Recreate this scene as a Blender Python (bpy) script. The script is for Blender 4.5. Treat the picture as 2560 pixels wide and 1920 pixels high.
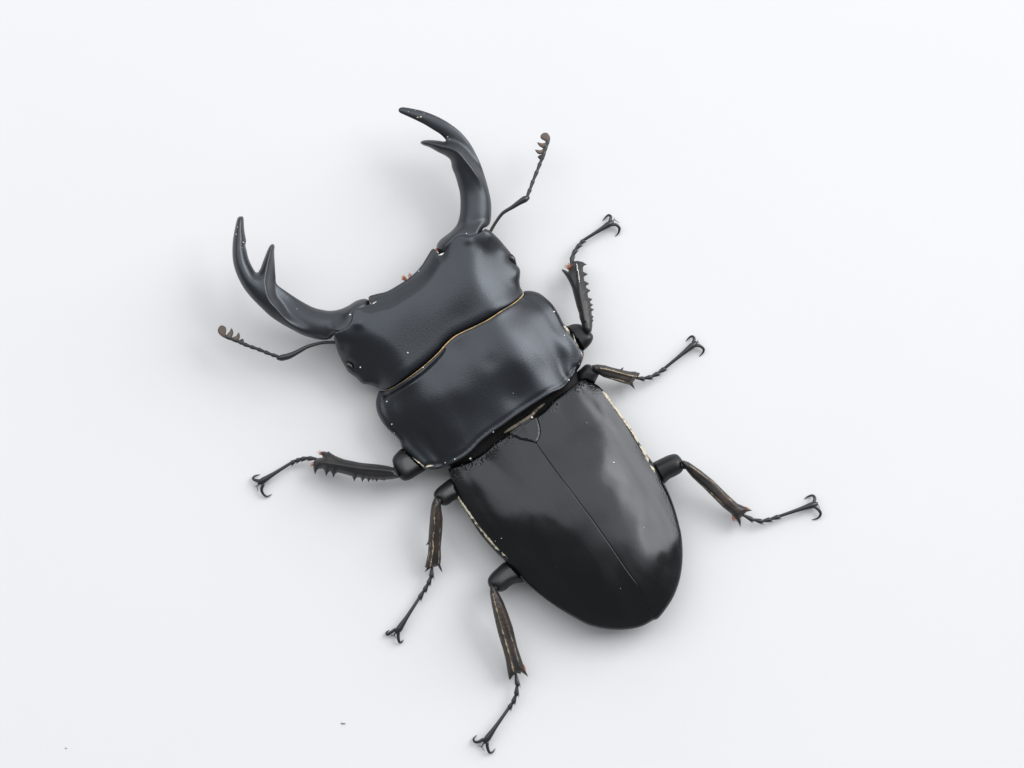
import bpy, math, random
import numpy as np
from mathutils import Vector
from mathutils.geometry import delaunay_2d_cdt

for o in list(bpy.data.objects):
    bpy.data.objects.remove(o)
scene = bpy.context.scene
C = scene.collection
random.seed(7)
RNG = np.random.default_rng(7)

# ------------------------------------------------------------------ camera
PX = 6.5e-5            # metres on the table per photograph pixel (2560 wide)
DIST = 0.36            # camera to table centre
TILT = math.radians(10)
cam_d = bpy.data.cameras.new('camera')
cam = bpy.data.objects.new('camera', cam_d)
C.objects.link(cam)
cam.location = (0, -DIST * math.sin(TILT), DIST * math.cos(TILT))
cam.rotation_euler = (TILT, 0, 0)
cam_d.sensor_width = 36
cam_d.lens = 36 * DIST / (2560 * PX)
cam_d.clip_start = 0.01
cam_d.clip_end = 20
scene.camera = cam

# ------------------------------------------------------------------ light
w = bpy.data.worlds.new('World')
scene.world = w
w.use_nodes = True
bg = w.node_tree.nodes['Background']
bg.inputs['Color'].default_value = (0.93, 0.96, 1.0, 1)
bg.inputs['Strength'].default_value = 0.35


def softbox(name, loc, target, sx, sy, power, col, roll=0):
    L = bpy.data.lights.new(name, 'AREA')
    L.shape = 'RECTANGLE'
    L.size, L.size_y = sx, sy
    L.energy = power
    L.color = col
    o = bpy.data.objects.new(name, L)
    C.objects.link(o)
    o.location = loc
    d = Vector(target) - Vector(loc)
    o.rotation_euler = d.to_track_quat('-Z', 'Y').to_euler()
    if roll:
        o.rotation_euler.rotate_axis('Z', roll)
    return o


# a diffusing panel overhead, its near edge close to the zenith, and a second one standing to the right
softbox('overhead_softbox', (-0.736, 0.667, 1.265), (-0.736, 0.460, 0.000), 4.370, 1.288, 34.91, (0.965, 0.982, 1.0))
softbox('side_softbox', (1.426, 0.874, 0.966), (0.000, 0.000, 0.000), 1.518, 1.380, 37.03, (0.99, 0.99, 1.0))
softbox('back_softbox', (-0.230, 2.185, 0.828), (0.000, 0.000, 0.000), 2.760, 1.150, 11.64, (0.97, 0.985, 1.0))

scene.view_settings.view_transform = 'Standard'
scene.view_settings.look = 'None'
scene.view_settings.gamma = 1
scene.view_settings.exposure = 0
scene.render.engine = 'CYCLES'
scene.cycles.max_bounces = 6

# ------------------------------------------------------------------ pixel -> place
CT, ST = math.cos(TILT), math.sin(TILT)
CAM = np.array(cam.location)


def P(xy, z):
    """photo pixels (n,2) and heights in mm (n) -> world points (n,3) in metres"""
    xy = np.asarray(xy, float).reshape(-1, 2)
    z = np.broadcast_to(np.asarray(z, float), (len(xy),)) * 1e-3
    cx = (xy[:, 0] - 1280) * PX / DIST
    cy = -(xy[:, 1] - 960) * PX / DIST
    dx, dy, dz = cx, cy * CT + ST, cy * ST - CT
    t = (z - CAM[2]) / dz
    return np.stack([CAM[0] + dx * t, CAM[1] + dy * t, CAM[2] + dz * t], 1)


# ------------------------------------------------------------------ materials
def mat(name, col, rough, spec=0.5, noise=None, bump=None, rough_var=0.0, rough_scale=300, coat=0.0, attr=None, tint=(1, 1, 1)):
    """noise=(second colour, scale, low, high); bump=(scale, strength, distance); attr = name of a puncture mask"""
    m = bpy.data.materials.new(name)
    m.use_nodes = True
    nt = m.node_tree
    b = nt.nodes['Principled BSDF']
    b.inputs['Base Color'].default_value = (*col, 1)
    b.inputs['Roughness'].default_value = rough
    b.inputs['Specular IOR Level'].default_value = spec
    b.inputs['Coat Weight'].default_value = coat
    b.inputs['Specular Tint'].default_value = (*tint, 1)
    tc = nt.nodes.new('ShaderNodeTexCoord')

    def nz(scale, detail=4):
        n = nt.nodes.new('ShaderNodeTexNoise')
        n.inputs['Scale'].default_value = scale
        n.inputs['Detail'].default_value = detail
        nt.links.new(tc.outputs['Object'], n.inputs['Vector'])
        return n

    def rng(src, a, b_, c, d):
        r = nt.nodes.new('ShaderNodeMapRange')
        r.inputs[1].default_value, r.inputs[2].default_value = a, b_
        r.inputs[3].default_value, r.inputs[4].default_value = c, d
        nt.links.new(src, r.inputs[0])
        return r.outputs[0]

    if noise:
        n = nz(noise[1])
        mx = nt.nodes.new('ShaderNodeMix')
        mx.data_type = 'RGBA'
        nt.links.new(rng(n.outputs[0], noise[2], noise[3], 0, 1), mx.inputs[0])
        mx.inputs[6].default_value = (*col, 1)
        mx.inputs[7].default_value = (*noise[0], 1)
        nt.links.new(mx.outputs[2], b.inputs['Base Color'])
    if rough_var:
        n = nz(rough_scale, 6)
        if attr:
            mp = nt.nodes.new('ShaderNodeMapping')
            mp.vector_type = 'TEXTURE'
            mp.inputs['Rotation'].default_value = (0, 0, math.radians(-55))
            mp.inputs['Scale'].default_value = (2.4, .8, 1)
            nt.links.new(tc.outputs['Object'], mp.inputs['Vector'])
            nt.links.new(mp.outputs[0], n.inputs['Vector'])
            n.inputs['Distortion'].default_value = .6
        nt.links.new(rng(n.outputs[0], 0.35, 0.65, rough - rough_var, rough + rough_var), b.inputs['Roughness'])
    last = None
    if bump:
        n = nz(bump[0], 3)
        bp = nt.nodes.new('ShaderNodeBump')
        bp.inputs['Strength'].default_value = bump[1]
        bp.inputs['Distance'].default_value = bump[2]
        nt.links.new(n.outputs[0], bp.inputs['Height'])
        last = bp
    if attr:
        a = nt.nodes.new('ShaderNodeAttribute')
        a.attribute_name = attr
        v = nt.nodes.new('ShaderNodeTexVoronoi')
        v.inputs['Scale'].default_value = 2300
        nt.links.new(tc.outputs['Object'], v.inputs['Vector'])
        pit = rng(v.outputs['Distance'], 0.05, 0.42, -1, 0)
        mu = nt.nodes.new('ShaderNodeMath')
        mu.operation = 'MULTIPLY'
        nt.links.new(pit, mu.inputs[0])
        nt.links.new(a.outputs['Fac'], mu.inputs[1])
        bp = nt.nodes.new('ShaderNodeBump')
        bp.inputs['Strength'].default_value = 1.0
        bp.inputs['Distance'].default_value = 0.00022
        nt.links.new(mu.outputs[0], bp.inputs['Height'])
        if last:
            nt.links.new(last.outputs[0], bp.inputs['Normal'])
        last = bp
    if last:
        nt.links.new(last.outputs[0], b.inputs['Normal'])
    return m


M = {
    'matte': mat('matte_black_chitin', (0.004, 0.0045, 0.006), 0.34, 0.68, bump=(4200, 0.22, 0.0001), rough_var=0.05, rough_scale=90, tint=(.84, .91, 1)),
    'mandible': mat('mandible_chitin', (0.008, 0.009, 0.011), 0.36, 0.7, bump=(4200, 0.22, 0.0001), rough_var=0.06, rough_scale=140, tint=(.84, .91, 1)),
    'gloss': mat('glossy_wing_case', (0.002, 0.002, 0.0021), 0.25, 0.46, bump=(900, 0.05, 0.0002), rough_var=0.11, rough_scale=150, attr='puncture', tint=(.93, .95, 1)),
    'leg': mat('leg_chitin', (0.006, 0.006, 0.007), 0.42, 0.42, bump=(2500, 0.2, 0.0001)),
    'tibia': mat('brown_black_tibia', (0.012, 0.010, 0.0095), 0.45, 0.5, noise=((0.035, 0.021, 0.015), 420, 0.45, 0.7), bump=(1300, 0.6, 0.00015)),
    'fore': mat('fore_tibia', (0.011, 0.0105, 0.0115), 0.42, 0.5, noise=((0.026, 0.020, 0.016), 300, 0.5, 0.75), bump=(1500, 0.35, 0.00012)),
    'tarsus': mat('tarsus_chitin', (0.011, 0.011, 0.012), 0.35, 0.55, bump=(2200, 0.2, 0.0001)),
    'eye': mat('eye_lens', (0.008, 0.006, 0.006), 0.12, 0.6),
    'club': mat('velvety_club', (0.135, 0.105, 0.088), 0.8, 0.25, noise=((0.10, 0.082, 0.072), 1500, 0.4, 0.6), bump=(4000, 0.3, 0.0001)),
    'gold': mat('golden_hair', (0.50, 0.33, 0.13), 0.6, 0.3, noise=((0.20, 0.17, 0.12), 260, 0.42, 0.62)),
    'orange': mat('orange_bristle', (0.42, 0.13, 0.04), 0.5, 0.4, noise=((0.25, 0.07, 0.025), 900, 0.4, 0.6)),
    'cream': mat('cream_dirt', (0.62, 0.55, 0.42), 0.9, 0.2, noise=((0.18, 0.15, 0.11), 1300, 0.52, 0.68), bump=(2600, 0.8, 0.0003)),
    'beige': mat('beige_dirt', (0.40, 0.37, 0.28), 0.95, 0.15, noise=((0.05, 0.045, 0.04), 1500, 0.47, 0.60), bump=(2600, 0.8, 0.0003)),
    'chalk': mat('chalky_dust', (0.78, 0.77, 0.75), 0.9, 0.2),
    'tan': mat('tan_membrane', (0.12, 0.098, 0.07), 0.6, 0.4, noise=((0.03, 0.022, 0.018), 500, 0.42, 0.62), bump=(1800, 0.6, 0.0002)),
    'hairline': mat('pale_hair_line', (0.33, 0.26, 0.175), 0.8, 0.3, noise=((0.06, 0.042, 0.03), 900, 0.45, 0.66)),
    'dark': mat('dark_underside', (0.004, 0.0036, 0.0036), 0.6, 0.2, bump=(1500, 0.3, 0.0002)),
    'table': mat('white_table', (0.632, 0.634, 0.638), 0.7, 0.25, noise=((0.625, 0.628, 0.633), 14, 0.35, 0.65), bump=(900, 0.03, 0.0001)),
    'lint': mat('grey_lint', (0.12, 0.11, 0.10), 0.9, 0.2),
}

# ------------------------------------------------------------------ objects
def world_origin(o):
    v = np.zeros(3)
    while o is not None:
        v += np.array(o.location)
        o = o.parent
    return v


def obj(name, verts, faces, material, parent, smooth=True, attrs=None, origin=None):
    """verts are world points; the object's own origin goes to their middle"""
    verts = np.asarray(verts, float)
    org = np.array([*verts.mean(0)]) if origin is None else np.array(origin, float)
    me = bpy.data.meshes.new(name)
    me.from_pydata((verts - org).tolist(), [], [list(map(int, f)) for f in faces])
    me.update()
    if smooth:
        me.shade_smooth()
    for k, v in (attrs or {}).items():
        a = me.attributes.new(k, 'FLOAT', 'POINT')
        a.data.foreach_set('value', np.asarray(v, np.float32))
    me.materials.append(M[material])
    o = bpy.data.objects.new(name, me)
    C.objects.link(o)
    if parent is not None:
        o.parent = parent
        o.location = org - world_origin(parent)
    else:
        o.location = org
    return o


# ------------------------------------------------------------------ curves in the picture plane
def smooth_line(pts, step=3.0, closed=False, extra=None):
    """Catmull-Rom through pts (n,k), resampled about every `step` pixels (first two columns)"""
    p = np.asarray(pts, float)
    n = len(p)
    out = []
    segs = n if closed else n - 1
    for i in range(segs):
        if closed:
            a, b, c, d = p[(i - 1) % n], p[i], p[(i + 1) % n], p[(i + 2) % n]
        else:
            b, c = p[i], p[i + 1]
            a = p[i - 1] if i else 2 * b - c
            d = p[i + 2] if i + 2 < n else 2 * c - b
        # centripetal-ish: limit the tangents to the segment length
        L = np.linalg.norm((c - b)[:2])
        m0, m1 = (c - a) * 0.5, (d - b) * 0.5
        for m in (m0, m1):
            l = np.linalg.norm(m[:2])
            if l > L * 1.1 and l > 0:
                m *= L * 1.1 / l
        k = max(1, int(round(L / step)))
        for j in range(k):
            t = j / k
            h00, h10 = 2 * t**3 - 3 * t**2 + 1, t**3 - 2 * t**2 + t
            h01, h11 = -2 * t**3 + 3 * t**2, t**3 - t**2
            out.append(h00 * b + h10 * m0 + h01 * c + h11 * m1)
    if not closed:
        out.append(p[-1])
    return np.array(out)


def straight_line(pts, step=3.0, closed=False):
    p = np.asarray(pts, float)
    n = len(p)
    out = []
    for i in range(n if closed else n - 1):
        b, c = p[i], p[(i + 1) % n]
        k = max(1, int(round(np.linalg.norm(c - b) / step)))
        out += [b + (c - b) * j / k for j in range(k)]
    if not closed:
        out.append(p[-1])
    return np.array(out)


def seg_dist(q, line, closed=False):
    """distance of points q to a polyline, and the signed side of the nearest segment (+ = right of travel in the picture)"""
    a = line
    b = np.roll(line, -1, 0)
    if not closed:
        a, b = a[:-1], b[:-1]
    best = np.full(len(q), 1e9)
    side = np.zeros(len(q))
    ab = b - a
    L2 = (ab**2).sum(1) + 1e-12
    for s in range(0, len(q), 2000):
        qq = q[s:s + 2000]
        ap = qq[:, None, :] - a[None]
        t = np.clip((ap * ab[None]).sum(2) / L2, 0, 1)
        d = np.linalg.norm(ap - t[..., None] * ab[None], axis=2)
        i = d.argmin(1)
        r = np.arange(len(qq))
        best[s:s + 2000] = d[r, i]
        cr = ab[i, 0] * ap[r, i, 1] - ab[i, 1] * ap[r, i, 0]
        side[s:s + 2000] = np.sign(cr)
    return best, side


def soft_dist(q, line, closed=False):
    """like the distance to the line near it, but smooth everywhere further in"""
    ln = straight_line(line, 2.0, closed)
    d, _ = seg_dist(q, line, closed)
    nxt = np.roll(ln, -1, 0)
    ds = np.linalg.norm(nxt - ln, axis=1)
    if not closed:
        ds[-1] = 0
    mid = (ln + nxt) / 2
    out = np.zeros(len(q))
    for s in range(0, len(q), 2000):
        r2 = ((q[s:s + 2000, None, :] - mid[None])**2).sum(2) + 0.4
        out[s:s + 2000] = (ds[None] / r2**1.5).sum(1)
    sd = np.sqrt(2 / np.maximum(out, 1e-12))
    k = np.clip((d - 1.5) / 5, 0, 1)
    return d * (1 - k) + sd * k


def prof(q):
    q = np.clip(q, 0, 1)
    return np.sqrt(np.maximum(q * (2 - q), 0))


def para(q, p=2.0):
    return 1 - (1 - np.clip(q, 0, 1))**p


def sstep(a, b, x):
    t = np.clip((x - a) / (b - a), 0, 1)
    return t * t * (3 - 2 * t)


def inside(q, poly):
    x, y = q[:, 0], q[:, 1]
    r = np.zeros(len(q), bool)
    for i in range(len(poly)):
        x0, y0 = poly[i]
        x1, y1 = poly[i - 1]
        c = ((y0 > y) != (y1 > y))
        if c.any():
            xi = (x1 - x0) * (y - y0) / (y1 - y0 + 1e-12) + x0
            r ^= c & (x < xi)
    return r


def plate(name, outline, zf, step, material, parent, rings=(0.5, 1.4, 2.8, 5, 8), lines=(), attrf=None, straight=False):
    """A closed shell whose outline in the photograph is `outline`; zf(points) -> (top mm, bottom mm).
    Returns (object, picture points, top heights) for laying things on it."""
    edge = straight_line(outline, step * .7, True) if straight else outline
    n = len(edge)
    pts = [edge]
    nx = np.roll(edge, -1, 0) - np.roll(edge, 1, 0)
    nx /= np.linalg.norm(nx, axis=1)[:, None] + 1e-9
    nor = np.stack([-nx[:, 1], nx[:, 0]], 1)
    if not inside((edge + nor * 0.5), edge).mean() > 0.5:
        nor = -nor
    for r in rings:
        c = edge + nor * r
        d, _ = seg_dist(c, edge, True)
        keep = inside(c, edge) & (d > r * 0.92)
        pts.append(c[keep])
    for ln in lines:
        for off in (-3.2, -1.6, 0, 1.6, 3.2):
            t = np.gradient(ln, axis=0)
            t /= np.linalg.norm(t, axis=1)[:, None] + 1e-9
            c = ln + np.stack([-t[:, 1], t[:, 0]], 1) * off
            d, _ = seg_dist(c, edge, True)
            pts.append(c[inside(c, edge) & (d > 1.5)])
    lo, hi = edge.min(0), edge.max(0)
    gx, gy = np.meshgrid(np.arange(lo[0], hi[0], step), np.arange(lo[1], hi[1], step * .866))
    gx[1::2] += step / 2
    g = np.stack([gx.ravel(), gy.ravel()], 1)
    g = g[inside(g, edge)]
    if len(g):
        d, _ = seg_dist(g, edge, True)
        g = g[d > rings[-1] + step * .45]
        for ln in lines:
            if len(g):
                d, _ = seg_dist(g, ln)
                g = g[d > 3.2 + step * .4]
        pts.append(g)
    q = np.concatenate(pts)
    cv, ce, cf, ov, _, _ = delaunay_2d_cdt([Vector(v) for v in q], [], [list(range(n))], 1, 1e-4)
    q = np.array([[v[0], v[1]] for v in cv])
    tri = np.array([list(f) for f in cf if len(f) == 3])
    a, b, c = q[tri[:, 0]], q[tri[:, 1]], q[tri[:, 2]]
    cr = (b[:, 0] - a[:, 0]) * (c[:, 1] - a[:, 1]) - (b[:, 1] - a[:, 1]) * (c[:, 0] - a[:, 0])
    tri[cr > 0] = tri[cr > 0][:, ::-1]              # picture y runs down: make the top face up
    onb = np.zeros(len(q), bool)
    for i, v in enumerate(ov):
        onb[i] = any(k < n for k in v)
    top, bot = zf(q)
    bot = np.minimum(bot, top - 0.02)
    m = len(q)
    idx = np.arange(m)
    idx[~onb] = m + np.arange((~onb).sum())
    V = np.concatenate([P(q, top), P(q[~onb], bot[~onb])])
    F = np.concatenate([tri, idx[tri][:, ::-1]])
    # triangles whose three corners all lie on the rim would be doubled: keep the upper one
    dup = onb[tri].all(1)
    F = np.concatenate([tri, idx[tri][~dup][:, ::-1]])
    at = None
    if attrf:
        v = attrf(q)
        at = {attrf.__name__: np.concatenate([v, v[~onb]])}
    o = obj(name, V, F, material, parent, attrs=at)
    return o, q, top


def tube(name, pts, material, parent, sides=10, step=2.0, smooth=True, flat=1.0, build=True):
    """pts: (px, py, z mm, radius px); round ends"""
    p = smooth_line(pts, step) if smooth and len(pts) > 2 else straight_line2(pts, step)
    return tube_raw(name, p, material, parent, sides, flat, build)


def straight_line2(pts, step):
    p = np.asarray(pts, float)
    out = []
    for i in range(len(p) - 1):
        k = max(1, int(round(np.linalg.norm((p[i + 1] - p[i])[:2]) / step)))
        out += [p[i] + (p[i + 1] - p[i]) * j / k for j in range(k)]
    out.append(p[-1])
    return np.array(out)


def tube_raw(name, p, material, parent, sides=10, flat=1.0, build=True):
    w3 = P(p[:, :2], p[:, 2])
    r = np.maximum(p[:, 3], 0.15) * PX
    t = np.gradient(w3, axis=0)
    t /= np.linalg.norm(t, axis=1)[:, None] + 1e-12
    # round caps
    cs, cr = [], []
    for e, sgn in ((0, -1), (-1, 1)):
        cap = [(w3[e] + sgn * t[e] * r[e] * math.sin(a), r[e] * math.cos(a)) for a in (0.6, 1.1, 1.5)]
        cs.append(cap)
    W = [c[0] for c in cs[0][::-1]] + list(w3) + [c[0] for c in cs[1]]
    R = [c[1] for c in cs[0][::-1]] + list(r) + [c[1] for c in cs[1]]
    T = [t[0]] * 3 + list(t) + [t[-1]] * 3
    V, F = [], []
    for k in range(len(W)):
        up = np.array([0, 0, 1.0])
        s = np.cross(T[k], up)
        if np.linalg.norm(s) < 1e-6:
            s = np.array([1.0, 0, 0])
        s /= np.linalg.norm(s)
        u = np.cross(s, T[k])
        for j in range(sides):
            a = 2 * math.pi * j / sides
            V.append(W[k] + s * math.cos(a) * R[k] + u * math.sin(a) * R[k] * flat)
        if k:
            b0, b1 = (k - 1) * sides, k * sides
            for j in range(sides):
                j2 = (j + 1) % sides
                F.append((b0 + j, b0 + j2, b1 + j2, b1 + j))
    F.append(tuple(range(sides))[::-1])
    e = (len(W) - 1) * sides
    F.append(tuple(range(e, e + sides)))
    if not build:
        return V, F
    return obj(name, V, F, material, parent)


def join(parts):
    V, F = [], []
    for v, f in parts:
        k = len(V)
        V += list(v)
        F += [tuple(i + k for i in t) for t in f]
    return V, F


def top_at(plates, xy):
    """height in mm of the plate under a photo pixel (nearest built point)"""
    best, z = 1e9, 8
    for _, q, t in plates:
        d = ((q - np.asarray(xy))**2).sum(1)
        i = d.argsort()[:3]
        if d[i[0]] < best:
            best = d[i[0]]
            z = t[i].mean()
    return z


# ------------------------------------------------------------------ setting
s = 1.6
tab = obj('tabletop', [(-s, -s, 0), (s, -s, 0), (s, s, 0), (-s, s, 0)], [(0, 1, 2, 3)], 'table', None, smooth=False)
tab['kind'] = 'structure'
tab['label'] = 'plain white tabletop under the beetle'

# ------------------------------------------------------------------ the beetle
beetle = bpy.data.objects.new('stag_beetle', None)
C.objects.link(beetle)
beetle.location = P([(1290, 1060)], 0)[0]
beetle.empty_display_size = 0.01
beetle['label'] = 'large black stag beetle with wide forked jaws standing on white tabletop'
beetle['category'] = 'beetle'

# outlines, in photograph pixels
HEAD_L = [(949, 972), (926.6, 962.6), (906, 958.8), (891, 945), (873.4, 932), (865.8, 922), (850.6, 894), (841.8, 874), (838, 859), (835, 846)]
HEAD_SEAM_L = [(835, 846), (838, 832), (852, 826), (868, 816), (879, 800), (884, 776), (905, 768), (927, 760)]
HEAD_CLYP = [(927, 760), (922, 750), (923, 741), (941.8, 734.7), (967, 728.4), (992, 714.5), (1017.8, 698), (1040.5, 679), (1055.7, 661), (1068, 641), (1078.5, 625), (1086, 622), (1091, 630), (1104, 637)]
HEAD_SEAM_R = [(1104, 637), (1113, 630), (1124, 612), (1138, 594), (1155, 588), (1175, 589.5), (1194, 584), (1213, 572)]
HEAD_R = [(1213, 572), (1225, 577), (1245.6, 595.4), (1263, 615.7), (1279, 636), (1286, 653.7), (1298.8, 671.4), (1300.8, 681.5), (1298.8, 702), (1300.8, 717), (1306.5, 728)]
HEAD_REAR = [(1306.5, 728), (1307, 735), (1296, 747.4), (1276, 762.6), (1250.7, 777.8), (1217.8, 799), (1179.8, 818), (1154.5, 829.7), (1134, 841), (1114, 858.8), (1098.8, 876.5), (1083.6, 891.7), (1058, 914.5), (1028, 937.3), (1002.6, 955), (977, 970), (962, 974), (949, 972)]
PRO_L = [(947, 977), (940, 1001.6), (940.8, 1021.8), (947.9, 1042), (960.5, 1062.3), (975.7, 1078.8), (988, 1089), (1000, 1104), (1006, 1122.5), (1026.6, 1142.8), (1041.8, 1158), (1057, 1170.7), (1072, 1174.5)]
PRO_REAR = [(1072, 1174.5), (1097.5, 1172), (1122.8, 1163), (1143, 1154), (1163, 1142.8), (1183.6, 1126), (1203.8, 1104.8), (1229, 1084.6), (1259.5, 1064), (1290, 1041.5), (1320, 1021), (1355.8, 998.5), (1381, 983), (1401, 974.4), (1416.5, 963), (1431.7, 944), (1441.8, 927.6)]
PRO_R = [(1441.8, 927.6), (1449, 918), (1458, 895), (1459, 877.5), (1451.7, 862), (1439, 842), (1424, 824), (1408.7, 809), (1398.5, 789), (1383, 763.6), (1365.6, 745.8), (1348, 733), (1330, 727.5), (1315, 727), (1308, 729)]
PRO_FRONT = [(1308, 729), (1309, 736), (1297, 749), (1276.5, 764), (1251, 779.5), (1218, 801), (1180, 820), (1155, 831.5), (1135, 843), (1115, 861), (1100, 878), (1085, 893), (1059, 916), (1029, 939), (1003, 957), (977, 972), (960, 977), (947, 977)]
GROOVE = [(960, 994), (968, 990), (1003.6, 970), (1046.6, 941), (1077, 915.5), (1100, 891), (1112, 874)]
SUTURE = [(1340.5, 1107), (1392, 1179), (1432.5, 1234), (1499, 1325), (1567, 1425), (1600, 1472), (1633, 1551)]
ELY_L = [(1120, 1173), (1125, 1188), (1135.5, 1216), (1145.6, 1240), (1160, 1270.5), (1195, 1327.5), (1233, 1373.6), (1263, 1403), (1290, 1430.6), (1312, 1455), (1350, 1487.5), (1390.6, 1517), (1431, 1542), (1466.5, 1560.8), (1502, 1571), (1540, 1575), (1575, 1573), (1605, 1566), (1633, 1551)]
ELY_R = [(1633, 1551), (1645.5, 1546), (1664.5, 1523), (1683.5, 1493), (1697, 1457.7), (1704, 1425), (1707, 1384), (1704, 1341), (1697, 1308.5), (1687, 1272), (1674, 1236), (1660, 1207), (1635, 1161), (1614.7, 1133), (1589, 1092), (1564, 1054), (1538.8, 1019), (1518.5, 988.6), (1500.8, 968), (1485.6, 957), (1467.9, 948)]
ELY_FRONT_R = [(1467.9, 948), (1452, 951), (1432, 967), (1392, 994.5), (1361.5, 1027), (1340, 1042)]
SCUT_R = [(1340, 1042), (1348, 1059.5), (1351, 1074.7), (1349, 1092), (1340.5, 1107)]
SCUT_L = [(1340.5, 1107), (1321, 1103), (1298, 1098), (1284, 1090), (1277, 1083)]
ELY_FRONT_L = [(1277, 1083), (1262, 1092), (1237, 1108), (1214, 1128), (1178.5, 1148), (1140.5, 1163), (1120, 1173)]


def chain(*curves, step=3.0):
    """several open curves laid end to end -> closed outline"""
    out = []
    for c in curves:
        ln = smooth_line(c, step)
        out.append(ln[:-1])
    return np.concatenate(out)


def undulate(q, amp, wl, seed):
    r = np.random.default_rng(seed)
    z = np.zeros(len(q))
    for _ in range(7):
        a = r.uniform(0, 2 * math.pi)
        k = 2 * math.pi / (wl * r.uniform(.7, 1.6))
        z += np.sin(k * (q[:, 0] * math.cos(a) + q[:, 1] * math.sin(a)) + r.uniform(0, 6.28))
    return amp * z / 2.6


def bumps(q, items):
    z = np.zeros(len(q))
    for x, y, amp, sig in items:
        z += amp * np.exp(-((q[:, 0] - x)**2 + (q[:, 1] - y)**2) / (2 * sig**2))
    return z


# --- underside of the trunk that carries the plates
TRUNK = [(985, 800), (1080, 720), (1170, 650), (1240, 690), (1290, 740), (1390, 830), (1430, 900), (1450, 940), (1500, 1000), (1590, 1140), (1650, 1250),
         (1675, 1370), (1650, 1480), (1600, 1540), (1520, 1545), (1400, 1490), (1290, 1400), (1190, 1290), (1150, 1210), (1110, 1150), (1030, 1100), (985, 1020), (950, 930), (930, 870)]
tr_line = smooth_line(TRUNK, 8, True)


def z_trunk(q):
    d = soft_dist(q, tr_line, True)
    k = prof(d / 70)
    gap = np.exp(-(seg_dist(q, smooth_line(PRO_REAR, 6))[0] / 60)**2)
    return 3.2 + 0.6 * k + 1.0 * gap * k, 3.2 - 2.8 * k


trunk, *_ = plate('underside', tr_line, z_trunk, 14, 'dark', beetle, rings=(2, 6))

# --- head
head_line = chain(HEAD_L, HEAD_SEAM_L, HEAD_CLYP, HEAD_SEAM_R, HEAD_R, HEAD_REAR)
hl, hr = smooth_line(HEAD_L, 4), smooth_line(HEAD_R, 4)
hl_t, hr_t = smooth_line(HEAD_L[:-3], 4), smooth_line(HEAD_R[3:], 4)
hc, hs_l, hs_r = smooth_line(HEAD_CLYP[2:-2], 4), smooth_line(HEAD_SEAM_L, 4), smooth_line(HEAD_SEAM_R, 4)
hrear = smooth_line(HEAD_REAR, 4)


def z_head(q):
    dl, dr = soft_dist(q, hl), soft_dist(q, hr)
    tl, tr = soft_dist(q, hl_t), soft_dist(q, hr_t)
    dc = seg_dist(q, hc)[0]
    ds = np.minimum(seg_dist(q, hs_l)[0], seg_dist(q, hs_r)[0])
    de = seg_dist(q, hrear)[0]
    z = 4.3 + 0.9 * prof(np.minimum(dl, dr) / 12) + 4.0 * para(1 / (1 / (tl / 175 + 1e-6)**2 + 1 / (tr / 175 + 1e-6)**2)**.5, 2.1)
    z -= 1.7 * np.exp(-(dc / 34)**2)
    z -= 0.35 * (1 - prof(dc / 4))
    z += 0.16 * np.exp(-((dc - 40) / 12)**2)
    z -= 0.22 * (1 - prof(ds / 4))
    z -= 0.9 * (1 - prof(de / 26)) + 0.5 * np.exp(-(de / 90)**2)
    z += bumps(q, [(1220, 600, .35, 16), (1262, 628, .25, 12), (868, 850, .35, 16), (880, 893, .2, 12),
                   (1190, 612, -.14, 11), (900, 828, -.12, 12), (1170, 600, .25, 8), (893, 808, .2, 8),
                   (1292, 690, .25, 12), (1160, 800, -.12, 26), (1040, 760, .25, 60), (1190, 690, .12, 40), (960, 870, .15, 40)])
    # eye sockets
    z += bumps(q, [(1279, 645, -.5, 8), (874, 915, -.5, 8)])
    z += undulate(q, .05, 130, 3)
    dall = np.minimum(np.minimum(dl, dr), np.minimum(dc, np.minimum(ds, de)))
    return z, 3.9 - 2.6 * prof(dall / 60)


HEAD = plate('head', head_line, z_head, 5, 'matte', beetle)
head = HEAD[0]
for pp in ((1279, 646, 1270, 634, 1287, 660), (874, 914, 866, 903, 884, 927)):
    zz = top_at([HEAD], pp[:2])
    tube('eye', [(pp[2], pp[3], zz + .1, 4.5), (pp[0], pp[1], zz + .2, 8.5), (pp[4], pp[5], zz + .1, 4.5)], 'eye', head, 14, 1.5)

# --- pronotum
pro_line = chain(PRO_L, PRO_REAR, PRO_R, PRO_FRONT)
pl, pr = smooth_line(PRO_L, 4), smooth_line(PRO_R, 4)
prear, pfront = smooth_line(PRO_REAR, 4), smooth_line(PRO_FRONT, 4)
groove = smooth_line(GROOVE, 2)


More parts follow.
